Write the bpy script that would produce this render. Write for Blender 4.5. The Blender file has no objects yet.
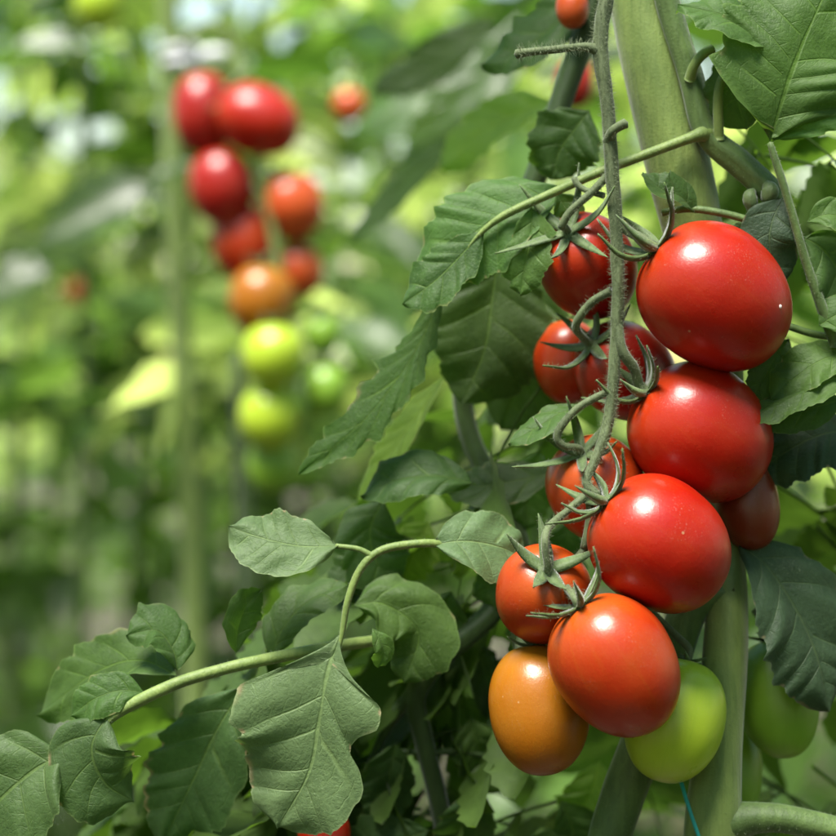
import bpy, math, random
import numpy as np
from mathutils import Vector, noise

random.seed(7)
rng = np.random.default_rng(7)
SC = bpy.context.scene
COL = SC.collection

# ------------------------------------------------------------------ camera frame
CAM_Z = 1.25
FOCUS = 0.80                      # metres to the front fruit
LENS = 85.0
U = FOCUS * 36.0 / LENS / 836.0   # metres covered by one photo pixel at the fruit


def W(px, py, dz=0.0):
    """photo position + distance behind the fruit (in the same small unit) -> world point"""
    d = FOCUS + dz * U
    s = d * 36.0 / LENS / 836.0
    return np.array([(px - 418.0) * s, d, CAM_Z - (py - 418.0) * s])


def scale_at(dz):
    return (FOCUS + dz * U) / FOCUS * U


def depth(m):
    """distance from the camera in metres -> dz"""
    return (m - FOCUS) / U


# ------------------------------------------------------------------ object helpers
def wloc(o):
    p = np.zeros(3)
    while o is not None:
        p = p + np.array(o.location)
        o = o.parent
    return p


def mk(name, verts, faces, mat, parent=None, uvs=None, origin=None, smooth=True):
    verts = np.asarray(verts, dtype=float)
    if origin is None:
        origin = wloc(parent) if parent is not None else np.zeros(3)
    v = verts - origin
    me = bpy.data.meshes.new(name)
    me.from_pydata(v.tolist(), [], [tuple(int(i) for i in f) for f in faces])
    if uvs is not None:
        lay = me.uv_layers.new(name="UVMap")
        idx = np.empty(len(me.loops), dtype=np.int32)
        me.loops.foreach_get("vertex_index", idx)
        lay.data.foreach_set("uv", np.asarray(uvs, dtype=np.float32)[idx].ravel())
    if smooth:
        me.polygons.foreach_set("use_smooth", [True] * len(me.polygons))
    if mat is not None:
        me.materials.append(mat)
    me.update()
    o = bpy.data.objects.new(name, me)
    COL.objects.link(o)
    if parent is not None:
        o.parent = parent
        o.location = origin - wloc(parent)
    else:
        o.location = origin
    return o


def empty(name, loc):
    o = bpy.data.objects.new(name, None)
    o.empty_display_size = 0.05
    o.location = loc
    COL.objects.link(o)
    return o


def tag(o, label=None, cat=None, group=None, kind=None):
    if label:
        o["label"] = label
    if cat:
        o["category"] = cat
    if group:
        o["group"] = group
    if kind:
        o["kind"] = kind
    return o


# ------------------------------------------------------------------ curves
def spline(pts, n):
    """Catmull-Rom through rows of pts, n samples (rows may hold extra columns such as a radius)"""
    p = np.asarray(pts, dtype=float)
    if len(p) == 2:
        t = np.linspace(0, 1, n)[:, None]
        return p[0] * (1 - t) + p[1] * t
    q = np.vstack([2 * p[0] - p[1], p, 2 * p[-1] - p[-2]])
    seg = np.linalg.norm(np.diff(p[:, :3], axis=0), axis=1)
    cum = np.concatenate([[0], np.cumsum(seg)])
    out = []
    for s in np.linspace(0, cum[-1], n):
        i = min(int(np.searchsorted(cum, s, side="right")) - 1, len(p) - 2)
        t = (s - cum[i]) / max(seg[i], 1e-12)
        a, b, c, d = q[i], q[i + 1], q[i + 2], q[i + 3]
        out.append(0.5 * (2 * b + (c - a) * t + (2 * a - 5 * b + 4 * c - d) * t * t + (3 * b - a - 3 * c + d) * t ** 3))
    return np.array(out)


def frames(c):
    t = np.gradient(c, axis=0)
    t /= np.linalg.norm(t, axis=1)[:, None] + 1e-12
    n = np.zeros_like(t)
    ref = np.array([0.0, -1.0, 0.15])
    for i in range(len(t)):
        r = ref if i == 0 else n[i - 1]
        v = r - t[i] * np.dot(r, t[i])
        if np.linalg.norm(v) < 1e-5:
            v = np.array([1.0, 0, 0]) - t[i] * t[i][0]
        n[i] = v / np.linalg.norm(v)
    return t, n, np.cross(t, n)


def tube_arrays(pts, n=40, ring=14, ridge=0.0, nr=5, wob=0.0, cap=True):
    """pts rows: world x,y,z,radius"""
    s = spline(pts, n)
    c, r = s[:, :3], np.maximum(s[:, 3], 1e-5)
    t, nn, bb = frames(c)
    V, UV = [], []
    ph = random.random() * 50
    al = np.concatenate([[0], np.cumsum(np.linalg.norm(np.diff(c, axis=0), axis=1))]) / max(float(r.mean()), 1e-6) * .35
    for i in range(n):
        for j in range(ring):
            a = 2 * math.pi * j / ring
            k = 1 + ridge * math.cos(nr * a)
            if wob:
                k += wob * noise.noise(Vector((al[i] + ph, math.cos(a) * 1.5, math.sin(a) * 1.5)))
            V.append(c[i] + (nn[i] * math.cos(a) + bb[i] * math.sin(a)) * r[i] * k)
            UV.append((j / ring, i / (n - 1)))
    F = []
    for i in range(n - 1):
        for j in range(ring):
            k = (j + 1) % ring
            F.append((i * ring + j, i * ring + k, (i + 1) * ring + k, (i + 1) * ring + j))
    if cap:
        for i, sgn in ((0, -1), (n - 1, 1)):
            b = len(V)
            V.append(c[i] + t[i] * sgn * r[i] * 0.45)
            UV.append((0.5, i / (n - 1)))
            for j in range(ring):
                k = (j + 1) % ring
                F.append((i * ring + j, i * ring + k, b))
    return np.array(V), F, np.array(UV), (c, r, t, nn, bb)


def px_pts(pts):
    """rows px,py,dz,radius_px -> world rows"""
    return [list(W(p[0], p[1], p[2])) + [p[3] * scale_at(p[2])] for p in pts]


def stem(name, pts, mat, parent, n=40, ring=14, ridge=0.0, wob=0.06, hair=0, hair_len=4.0, hair_mat=None, world=False):
    wp = pts if world else px_pts(pts)
    V, F, UV, fr = tube_arrays(wp, n, ring, ridge, 5, wob)
    o = mk(name, V, F, mat, parent, UV)
    if hair:
        add_hair(fr, hair, hair_len, hair_mat, o)
    return o


def add_hair(fr, count, length, mat, parent, name="hair"):
    """fine plant hairs: thin tapering blades standing off a stem"""
    frs = fr if isinstance(fr, list) else [fr]
    V, F = [], []
    for _ in range(count):
        c, r, t, nn, bb = random.choice(frs)
        n = len(c)
        x = random.random() * (n - 1.001)
        i = int(x)
        f = x - i
        a = random.random() * 2 * math.pi
        d = nn[i] * math.cos(a) + bb[i] * math.sin(a)
        p = c[i] * (1 - f) + c[i + 1] * f + d * r[i] * 0.95
        d = d + np.array([random.gauss(0, .22), random.gauss(0, .22), random.gauss(0, .22)]) + t[i] * random.gauss(0, .2)
        d /= np.linalg.norm(d)
        L = U * length * random.uniform(.35, 1.15) * (1.5 if random.random() < .12 else 1)
        w = U * random.uniform(.09, .20)
        s1 = np.cross(d, [0, 1, 0.01])
        s1 /= np.linalg.norm(s1) + 1e-9
        s2 = np.cross(d, s1)
        m = p + d * L * .55
        e = p + d * L + t[i] * L * random.gauss(0, .12)
        b = len(V)
        for q in range(3):
            ang = q * 2.094
            V.append(p + (s1 * math.cos(ang) + s2 * math.sin(ang)) * w)
        for q in range(3):
            ang = q * 2.094
            V.append(m + (s1 * math.cos(ang) + s2 * math.sin(ang)) * w * .6)
        V.append(e)
        for q in range(3):
            k = (q + 1) % 3
            F.append((b + q, b + k, b + 3 + k, b + 3 + q))
            F.append((b + 3 + q, b + 3 + k, b + 6))
    h = mk(name, V, F, mat, parent)
    h["kind"] = "stuff"
    return h


# ------------------------------------------------------------------ materials
def new_mat(name):
    m = bpy.data.materials.new(name)
    m.use_nodes = True
    nt = m.node_tree
    nt.nodes.clear()
    return m, nt


class N:
    def __init__(self, nt):
        self.nt = nt

    def add(self, typ, **kw):
        n = self.nt.nodes.new(typ)
        for k, v in kw.items():
            if k.startswith("i_"):
                key = k[2:]
                key = int(key) if key.isdigit() else key.replace("_", " ")
                n.inputs[key].default_value = v
            else:
                setattr(n, k, v)
        return n

    def link(self, a, b):
        self.nt.links.new(a, b)

    def math(self, op, a, b=None, c=None, clamp=False):
        n = self.nt.nodes.new("ShaderNodeMath")
        n.operation = op
        n.use_clamp = clamp
        for i, x in enumerate((a, b, c)):
            if x is None:
                continue
            if isinstance(x, (int, float)):
                n.inputs[i].default_value = x
            else:
                self.link(x, n.inputs[i])
        return n.outputs[0]

    def mix(self, fac, a, b, blend='MIX'):
        n = self.nt.nodes.new("ShaderNodeMix")
        n.data_type = 'RGBA'
        n.blend_type = blend
        for sock, x in ((n.inputs[0], fac), (n.inputs[6], a), (n.inputs[7], b)):
            if isinstance(x, (int, float)):
                sock.default_value = x
            elif isinstance(x, tuple):
                sock.default_value = (*x, 1.0) if len(x) == 3 else x
            else:
                self.link(x, sock)
        return n.outputs[2]

    def maprange(self, v, a, b, c=0.0, d=1.0, smooth=True):
        n = self.nt.nodes.new("ShaderNodeMapRange")
        n.interpolation_type = 'SMOOTHSTEP' if smooth else 'LINEAR'
        self.link(v, n.inputs[0])
        for i, x in enumerate((a, b, c, d)):
            n.inputs[1 + i].default_value = x
        return n.outputs[0]

    def noise(self, scale, detail=3.0, rough=.55, vec=None, dist=0.0):
        n = self.nt.nodes.new("ShaderNodeTexNoise")
        n.inputs["Scale"].default_value = scale
        n.inputs["Detail"].default_value = detail
        n.inputs["Roughness"].default_value = rough
        n.inputs["Distortion"].default_value = dist
        if vec is not None:
            self.link(vec, n.inputs["Vector"])
        return n.outputs[0]


def leaf_mat(name, base, dark, trans_col, trans=.3, nveins=6.0, rough=.55, edge_brown=.5, vein_mix=.5, detail=True, sheen=.04, spec=.27, yellow=0.0):
    m, nt = new_mat(name)
    g = N(nt)
    out = g.add("ShaderNodeOutputMaterial")
    tc = g.add("ShaderNodeTexCoord")
    obj = tc.outputs["Object"]
    info = g.add("ShaderNodeObjectInfo")
    n1 = g.noise(45, 4, .6, obj)
    n2 = g.noise(260, 3, .6, obj)
    col = g.mix(g.maprange(n1, .35, .68), base, dark)
    col = g.mix(g.math('MULTIPLY', g.maprange(n2, .35, .75), .35), col, tuple(min(1, c * 1.35) for c in base))
    hsv = g.add("ShaderNodeHueSaturation")
    g.link(col, hsv.inputs["Color"])
    g.link(g.maprange(info.outputs["Random"], 0, 1, .485, .512, False), hsv.inputs["Hue"])
    rv = g.math('FRACT', g.math('MULTIPLY', info.outputs["Random"], 7.31))
    g.link(g.maprange(rv, 0, 1, .82, 1.18, False), hsv.inputs["Value"])
    col = hsv.outputs[0]
    bs = g.add("ShaderNodeBsdfPrincipled")
    bump_h = n2
    if detail:
        sep = g.add("ShaderNodeSeparateXYZ")
        g.link(tc.outputs["UV"], sep.inputs[0])
        u = sep.outputs[0]
        av = g.math('ABSOLUTE', g.math('MULTIPLY_ADD', sep.outputs[1], 2.0, -1.0))
        wob = g.math('MULTIPLY', g.math('SUBTRACT', g.noise(60, 2, .5, obj), .5), .05)
        mid = g.maprange(g.math('ADD', av, wob), .010, .042, 1, 0)
        un = g.math('ADD', g.math('MULTIPLY_ADD', wob, 3.0, u), .5)
        dist = g.math('ABSOLUTE', g.math('SUBTRACT', g.math('FRACT', un), .5))
        side = g.maprange(dist, .008, .055, 1, 0)
        side = g.math('MULTIPLY', side, g.maprange(av, .35, .98, 1, .15))
        # finer net of veins, warped so that the cells are uneven
        wn = g.add("ShaderNodeTexNoise")
        wn.inputs["Scale"].default_value = 120
        wn.inputs["Detail"].default_value = 3
        g.link(obj, wn.inputs["Vector"])
        wv = g.add("ShaderNodeVectorMath", operation='MULTIPLY_ADD')
        g.link(wn.outputs["Color"], wv.inputs[0])
        wv.inputs[1].default_value = (.012, .012, .012)
        g.link(obj, wv.inputs[2])
        vor = g.add("ShaderNodeTexVoronoi", feature='DISTANCE_TO_EDGE')
        vor.inputs["Scale"].default_value = 330
        g.link(wv.outputs[0], vor.inputs["Vector"])
        net = g.maprange(vor.outputs[0], .0, .16, 1, 0)
        h1 = g.math('ABSOLUTE', g.math('SUBTRACT', g.math('FRACT', g.math('ADD', g.math('MULTIPLY_ADD', dist, 1.6, g.math('MULTIPLY', av, 5.5)), g.math('MULTIPLY', n1, 1.6))), .5))
        third = g.math('MULTIPLY', g.maprange(h1, .0, .09, 1, 0), g.maprange(dist, .02, .4, 1, .25))
        vein = g.math('MAXIMUM', g.math('MAXIMUM', g.math('MAXIMUM', mid, g.math('MULTIPLY', third, .42)), g.math('MULTIPLY', side, .75)), g.math('MULTIPLY', net, g.maprange(n1, .35, .65, .03, .20)), clamp=True)
        vcol = (min(1, base[0] * 1.9 + .02), min(1, base[1] * 1.7 + .02), min(1, base[2] * 1.6))
        col = g.mix(g.math('MULTIPLY', vein, vein_mix), col, vcol)
        if yellow:
            ny = g.noise(38, 2, .5, obj)
            col = g.mix(g.math('MULTIPLY', g.maprange(ny, .68, .76), yellow), col, (.45, .36, .05))
        # dusty grains and old scars in patches
        n9 = g.noise(1500, 2, .6, obj)
        dust = g.math('MULTIPLY', g.maprange(n9, .60, .72), g.maprange(g.noise(28, 3, .6, obj), .50, .66))
        col = g.mix(g.math('MULTIPLY', dust, .32), col, (.36, .42, .28))
        mott = g.noise(620, 4, .7, obj)
        col = g.mix(g.maprange(mott, .40, .70, 0, .30), col, tuple(c * .55 for c in base))
        nb = g.noise(75, 3, .6, obj)
        eb = g.math('MULTIPLY', g.maprange(g.math('ADD', av, g.math('MULTIPLY', nb, .25)), 1.02, 1.16), g.maprange(g.noise(48, 2, .5, obj), .60, .68))
        knob = g.math('MULTIPLY', g.math('MULTIPLY', g.maprange(av, .93, .99), g.maprange(dist, .03, .12, 1, 0)), g.maprange(g.noise(64, 2, .5, obj), .50, .58))
        eb = g.math('MULTIPLY', g.math('MAXIMUM', eb, g.math('MULTIPLY', knob, 1.3)), edge_brown, None, True)
        col = g.mix(eb, col, (.30, .20, .12))
        # pale rim
        rim = g.math('MULTIPLY', g.maprange(av, .955, 1.0), .5)
        col = g.mix(rim, col, (base[0] * 2.2 + .03, base[1] * 1.8 + .03, base[2] * 2 + .02))
        bump_h = g.math('ADD', g.math('ADD', g.math('MULTIPLY', n2, .6), g.math('MULTIPLY', mott, .5)), g.math('MULTIPLY', vein, -.7))
    bump = g.add("ShaderNodeBump")
    bump.inputs["Strength"].default_value = .85 if detail else .3
    bump.inputs["Distance"].default_value = .0006
    g.link(bump_h, bump.inputs["Height"])
    g.link(col, bs.inputs["Base Color"])
    bs.inputs["Roughness"].default_value = rough
    bs.inputs["Specular IOR Level"].default_value = spec
    bs.inputs["Sheen Weight"].default_value = sheen
    bs.inputs["Sheen Roughness"].default_value = .5
    bs.inputs["Sheen Tint"].default_value = (.8, .9, .8, 1)
    g.link(bump.outputs[0], bs.inputs["Normal"])
    tr = g.add("ShaderNodeBsdfTranslucent")
    tcm = g.mix(.5, trans_col, g.mix(1.0, col, (4.0, 4.0, 2.0), 'MULTIPLY'))
    g.link(tcm, tr.inputs["Color"])
    mx = g.add("ShaderNodeMixShader")
    mx.inputs[0].default_value = trans
    g.link(bs.outputs[0], mx.inputs[1])
    g.link(tr.outputs[0], mx.inputs[2])
    g.link(mx.outputs[0], out.inputs[0])
    return m


def stem_mat(name, base, dark, rough=.55, streak=True):
    m, nt = new_mat(name)
    g = N(nt)
    out = g.add("ShaderNodeOutputMaterial")
    tc = g.add("ShaderNodeTexCoord")
    mp = g.add("ShaderNodeMapping")
    mp.inputs["Scale"].default_value = (1, 1, .18)
    g.link(tc.outputs["Object"], mp.inputs[0])
    n1 = g.noise(260, 4, .6, mp.outputs[0])
    n2 = g.noise(60, 3, .5, tc.outputs["Object"])
    col = g.mix(g.maprange(n1, .35, .65), base, tuple(c * .95 for c in dark))
    col = g.mix(g.math('MULTIPLY', g.maprange(n2, .45, .75), .5), col, tuple(c * 1.35 for c in base))
    mp2 = g.add("ShaderNodeMapping")
    mp2.inputs["Scale"].default_value = (1, 1, .04)
    g.link(tc.outputs["Object"], mp2.inputs[0])
    n4 = g.noise(700, 3, .6, mp2.outputs[0])
    col = g.mix(g.maprange(n4, .45, .65, 0, .08), col, tuple(c * .6 for c in dark))
    n3 = g.noise(900, 2, .5, tc.outputs["Object"])
    col = g.mix(g.math('MULTIPLY', g.maprange(n3, .62, .72), .35), col, tuple(c * .45 for c in dark))
    bs = g.add("ShaderNodeBsdfPrincipled")
    g.link(col, bs.inputs["Base Color"])
    bs.inputs["Roughness"].default_value = rough
    bs.inputs["Specular IOR Level"].default_value = .35
    bs.inputs["Sheen Weight"].default_value = .3
    bs.inputs["Sheen Roughness"].default_value = .4
    bs.inputs["Subsurface Weight"].default_value = .12
    bs.inputs["Subsurface Radius"].default_value = (.004, .006, .002)
    bs.inputs["Subsurface Scale"].default_value = .4
    b = g.add("ShaderNodeBump")
    b.inputs["Strength"].default_value = .5
    b.inputs["Distance"].default_value = .0005
    g.link(g.math('ADD', n1, g.math('ADD', n4, g.math('MULTIPLY', n3, .6))), b.inputs["Height"])
    g.link(b.outputs[0], bs.inputs["Normal"])
    g.link(bs.outputs[0], out.inputs[0])
    return m


def tomato_mat(name, body, shoulder, tip=None, rough=.31, blotch=.25):
    """skin colour runs from the calyx (UV y = 0) to the tip (UV y = 1) as the fruit ripens"""
    m, nt = new_mat(name)
    g = N(nt)
    out = g.add("ShaderNodeOutputMaterial")
    tc = g.add("ShaderNodeTexCoord")
    sep = g.add("ShaderNodeSeparateXYZ")
    g.link(tc.outputs["UV"], sep.inputs[0])
    n1 = g.noise(38, 3, .5, tc.outputs["Object"])
    n2 = g.noise(520, 2, .6, tc.outputs["Object"])
    v = g.math('ADD', sep.outputs[1], g.math('MULTIPLY', g.math('SUBTRACT', n1, .5), .45))
    col = g.mix(g.maprange(v, .02, .42), shoulder, body)
    if tip:
        col = g.mix(g.maprange(v, .55, 1.0), col, tip)
    col = g.mix(g.math('MULTIPLY', g.maprange(n1, .4, .75), blotch), col, shoulder)
    # pale pin-prick freckles in the skin
    vor = g.add("ShaderNodeTexVoronoi")
    vor.inputs["Scale"].default_value = 900
    g.link(tc.outputs["Object"], vor.inputs["Vector"])
    fre = g.maprange(vor.outputs["Distance"], .08, .32, 1, 0)
    col = g.mix(g.math('MULTIPLY', fre, .10), col, (min(1, shoulder[0] * 1.2 + .1), shoulder[1] * 1.6 + .06, shoulder[2] + .03))
    # faint streaks from calyx to tip, dust and small scars
    cmb = g.add("ShaderNodeCombineXYZ")
    an = g.math('MULTIPLY', sep.outputs[0], 6.28318)
    g.link(g.math('COSINE', an), cmb.inputs[0])
    g.link(g.math('SINE', an), cmb.inputs[1])
    g.link(g.math('MULTIPLY', sep.outputs[1], .25), cmb.inputs[2])
    st = g.noise(7, 4, .65, cmb.outputs[0])
    col = g.mix(g.maprange(st, .50, .72, 0, .35), col, shoulder)
    dn = g.noise(1300, 2, .6, tc.outputs["Object"])
    dm = g.noise(55, 4, .6, tc.outputs["Object"])
    du = g.math('MULTIPLY', g.maprange(dn, .58, .72), g.maprange(dm, .48, .66))
    col = g.mix(g.math('MULTIPLY', du, .16), col, (.5, .42, .34))
    sc = g.add("ShaderNodeTexVoronoi")
    sc.inputs["Scale"].default_value = 62
    g.link(tc.outputs["Object"], sc.inputs["Vector"])
    scar = g.maprange(sc.outputs["Distance"], .025, .045, 1, 0)
    col = g.mix(g.math('MULTIPLY', scar, .55), col, (.45, .30, .16))
    bs = g.add("ShaderNodeBsdfPrincipled")
    g.link(col, bs.inputs["Base Color"])
    bs.inputs["Specular IOR Level"].default_value = .5
    bs.inputs["IOR"].default_value = 1.5
    g.link(g.math('ADD', g.maprange(n1, .3, .7, rough - .05, rough + .06, False), g.math('MULTIPLY', du, .2)), bs.inputs["Roughness"])
    bs.inputs["Subsurface Weight"].default_value = .10
    bs.inputs["Subsurface Radius"].default_value = (.010, .003, .0015)
    bs.inputs["Subsurface Scale"].default_value = .5
    bs.inputs["Coat Weight"].default_value = .0
    bs.inputs["Coat Roughness"].default_value = .18
    b = g.add("ShaderNodeBump")
    b.inputs["Strength"].default_value = .16
    b.inputs["Distance"].default_value = .0004
    g.link(g.math('ADD', g.math('ADD', n2, g.math('MULTIPLY', dm, 3.0)), g.math('MULTIPLY', fre, .3)), b.inputs["Height"])
    g.link(b.outputs[0], bs.inputs["Normal"])
    g.link(bs.outputs[0], out.inputs[0])
    return m


def plain_mat(name, col, rough=.6, spec=.4, trans=0.0):
    m, nt = new_mat(name)
    g = N(nt)
    out = g.add("ShaderNodeOutputMaterial")
    tc = g.add("ShaderNodeTexCoord")
    n1 = g.noise(120, 3, .6, tc.outputs["Object"])
    c = g.mix(g.maprange(n1, .3, .7), col, tuple(x * .75 for x in col))
    bs = g.add("ShaderNodeBsdfPrincipled")
    g.link(c, bs.inputs["Base Color"])
    bs.inputs["Roughness"].default_value = rough
    bs.inputs["Specular IOR Level"].default_value = spec
    if trans:
        tr = g.add("ShaderNodeBsdfTranslucent")
        g.link(c, tr.inputs[0])
        mx = g.add("ShaderNodeMixShader")
        mx.inputs[0].default_value = trans
        g.link(bs.outputs[0], mx.inputs[1])
        g.link(tr.outputs[0], mx.inputs[2])
        g.link(mx.outputs[0], out.inputs[0])
    else:
        g.link(bs.outputs[0], out.inputs[0])
    return m


LEAF = leaf_mat("tomato leaf", (.055, .116, .022), (.037, .084, .015), (.12, .28, .018), .30)
LEAF_GREY = leaf_mat("grey green leaf underside", (.094, .155, .062), (.074, .128, .048), (.11, .21, .04), .22, edge_brown=.8)
LEAF_SPOT = leaf_mat("spotted tomato leaf", (.050, .092, .026), (.034, .068, .018), (.10, .20, .02), .25, yellow=.9, edge_brown=.9)
LEAF_DARK = leaf_mat("deep green tomato leaf", (.038, .078, .016), (.025, .056, .011), (.08, .20, .012), .32, edge_brown=.4)
LEAF_BLUE = leaf_mat("bluish tomato leaf", (.030, .058, .027), (.021, .043, .019), (.03, .08, .012), .18)
FOL_EDGE = leaf_mat("drooping serrated leaf", (.048, .098, .016), (.034, .074, .011), (.11, .24, .014), .34, edge_brown=.5, spec=.2)
LEAF_BRIGHT = leaf_mat("brightly lit tomato leaf", (.11, .19, .028), (.08, .15, .02), (.26, .44, .03), .45)  # copy for brightly lit leaves, the light put into the colour
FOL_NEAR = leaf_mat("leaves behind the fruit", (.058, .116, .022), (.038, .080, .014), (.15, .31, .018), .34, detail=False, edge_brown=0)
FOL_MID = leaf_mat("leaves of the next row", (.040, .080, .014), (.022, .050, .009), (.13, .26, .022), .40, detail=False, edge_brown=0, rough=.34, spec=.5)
FOL_SUNLIT = leaf_mat("sunlit leaves of the rows", (.29, .37, .13), (.20, .27, .08), (.74, .84, .36), .52, detail=False, edge_brown=0, rough=.34, spec=.5)  # lit copy of the row leaves: sunlight is put into the pale colour
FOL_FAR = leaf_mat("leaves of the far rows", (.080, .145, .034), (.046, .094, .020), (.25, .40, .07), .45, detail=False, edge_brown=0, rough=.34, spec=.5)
STEM_HAIRY = stem_mat("hairy fruit stalk", (.100, .130, .056), (.070, .094, .040), .7)
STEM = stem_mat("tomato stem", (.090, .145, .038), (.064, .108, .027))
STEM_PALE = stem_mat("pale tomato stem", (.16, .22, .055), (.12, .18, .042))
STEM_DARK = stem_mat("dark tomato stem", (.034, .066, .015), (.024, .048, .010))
SEPAL = stem_mat("green calyx", (.085, .130, .042), (.056, .090, .030), .6)
HAIR = plain_mat("plant hair", (.34, .40, .24), .6, .3, .35)
RED = (.33, .0065, .0009)
M_RED = tomato_mat("ripe red skin", RED, (.36, .026, .003))
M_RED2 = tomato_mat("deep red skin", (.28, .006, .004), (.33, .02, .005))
M_ORED = tomato_mat("orange red skin", (.37, .024, .003), (.37, .062, .005), (.35, .013, .002), blotch=.5)
M_ORNG = tomato_mat("turning orange skin", (.31, .098, .003), (.30, .12, .005), (.28, .060, .003), blotch=.5)
M_BRWN = tomato_mat("brownish red skin", (.17, .022, .006), (.15, .035, .008))
M_GRN = tomato_mat("unripe green skin", (.36, .48, .026), (.28, .42, .024), (.40, .50, .040), .30)
M_DGRN = tomato_mat("deep unripe green skin", (.17, .31, .022), (.13, .25, .018), (.19, .34, .026), .35)
M_BORED = tomato_mat("orange skin in the next row", (.48, .06, .010), (.44, .10, .012))
SPECK = plain_mat("pale speck", (.75, .6, .55), .6)
CLIP = plain_mat("white plastic", (.85, .85, .88), .35, .5, .2)
TWINE = plain_mat("turquoise twine", (.02, .30, .27), .6)

# ------------------------------------------------------------------ leaflets
def norm(v):
    v = np.asarray(v, dtype=float)
    return v / (np.linalg.norm(v) + 1e-12)


LOBED = np.array([(0, 0), (.05, .30), (.12, .72), (.20, .95), (.27, .90), (.32, .78), (.39, .97), (.46, 1.0), (.52, .74), (.58, .72), (.65, .80), (.70, .60), (.76, .44), (.83, .46), (.88, .32), (.94, .17), (1, 0)])


def leaf_arrays(c, width, facing, fold=.18, quilt=.075, teeth=6, amp=.13, wave=.11, droop=.09, sweep=.48, nu=64, nv=20, seed=0, narrow=.55, twist=0.0, cordate=.10, lobe=.28, prof=None):
    """c: nu+1 points down the midrib (world). Returns verts, faces, uvs."""
    r = random.Random(seed)
    L = np.linalg.norm(np.diff(c, axis=0), axis=1).sum()
    t = np.gradient(c, axis=0)
    t /= np.linalg.norm(t, axis=1)[:, None] + 1e-12
    f = norm(facing)
    tooth_h = [[r.uniform(.15, 1.5) for _ in range(teeth + 3)] for _ in (0, 1)]
    wl = [r.uniform(.9, 1.1), r.uniform(.9, 1.1)]
    off = r.random() * 60
    wv = r.random() * 6.28
    V, UV = [], []
    peak = narrow ** narrow * .95 ** .95 / (narrow + .95) ** (narrow + .95)
    for i in range(nu + 1):
        u = i / nu
        for j in range(nv + 1):
            v = -1 + 2 * j / nv
            av = abs(v)
            s = 0 if v < 0 else 1
            w0 = width * .5 * (max(u, 0) ** narrow * max(1 - u, 0) ** .95) / peak * wl[s]
            if prof is not None:
                w0 = width * np.interp(u + sweep * (1 - u) * (u + .30), [q[0] for q in prof[s]], [q[1] for q in prof[s]]) * min(1, u / .13) ** .7
            elif lobe:
                uj = min(1, max(0, u + (.05 * math.sin(u * 4 + wv * 1.7 + s * 2.1)) * math.sin(math.pi * u)))
                w0 = w0 * (1 - lobe) + lobe * width * .54 * wl[s] * np.interp(uj, LOBED[:, 0], LOBED[:, 1])
            k = (.45 * s * u * (1 - u) * 4 + teeth * min(max(u + (.075 * math.sin(u * 5.1 + wv + s * 1.3) + .035 * math.sin(u * 13 + wv * 2)) * (u * (1 - u) * 4), 0), 1))
            ph = k - math.floor(k)
            saw = ((ph / .78) ** 1.25 if ph < .78 else 1 - ((ph - .78) / .22) ** .75) * tooth_h[s][int(k)]
            k2 = k * 2.3 + s * .4
            ph2 = k2 - math.floor(k2)
            saw += .38 * ((ph2 / .75) ** 1.3 if ph2 < .75 else 1 - ((ph2 - .75) / .25) ** .8)
            ww = w0 * (1 - amp * .35 + amp * (1.25 * saw + .9 * noise.noise(Vector((u * 6 + off, s * 9.0, 2.0))) + .35 * noise.noise(Vector((u * 21 + off, s * 9.0, 4.0)))) * av ** 2)
            ue = u + sweep * av * (1 - u) * (u + .30) - cordate * av * (1 - u) ** 6
            x = min(max(ue, -.12), 1.0) * nu
            i0 = int(min(max(math.floor(x), 0), nu - 1))
            fr = x - i0
            p = c[i0] * (1 - fr) + c[i0 + 1] * fr
            tt = norm(t[i0] * (1 - min(max(fr, 0), 1)) + t[i0 + 1] * min(max(fr, 0), 1))
            n = norm(f - tt * np.dot(f, tt))
            sd = np.cross(tt, n)
            if twist:
                a = twist * u
                n, sd = n * math.cos(a) + sd * math.sin(a), sd * math.cos(a) - n * math.sin(a)
            bulge = abs(math.sin(math.pi * k)) ** .8 * 4 * av * (1 - .75 * av) * tooth_h[1 - s][int(k)]
            h = fold * av * ww - droop * width * av ** 2.2 * (.4 + u) + quilt * width * .40 * bulge * (1 - u * .6)
            h += wave * width * av ** 1.5 * noise.noise(Vector((u * 4.2 + off, v * 1.1 + off, s * 3.0)))
            h += .05 * width * noise.noise(Vector((u * 2.2 + off * 1.7, v * 1.3, 5.0)))
            V.append(p + sd * (v * ww) + n * h)
            UV.append((k, (v + 1) / 2))
    F = []
    for i in range(nu):
        for j in range(nv):
            a = i * (nv + 1) + j
            F.append((a, a + 1, a + nv + 2, a + nv + 1))
    return np.array(V), F, np.array(UV)


LEAF_SEED = [100]


def leaflet(name, pts, width, mat, parent, facing=(0, -1, .35), **kw):
    LEAF_SEED[0] += 1
    kw.setdefault("seed", LEAF_SEED[0])
    nu = kw.get("nu", 64)
    c = spline([list(W(*p)) for p in pts], nu + 1)
    wd = width * scale_at(np.mean([p[2] for p in pts]))
    V, F, UV = leaf_arrays(c, wd, facing, **kw)
    return mk(name, V, F, mat, parent, UV)


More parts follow.
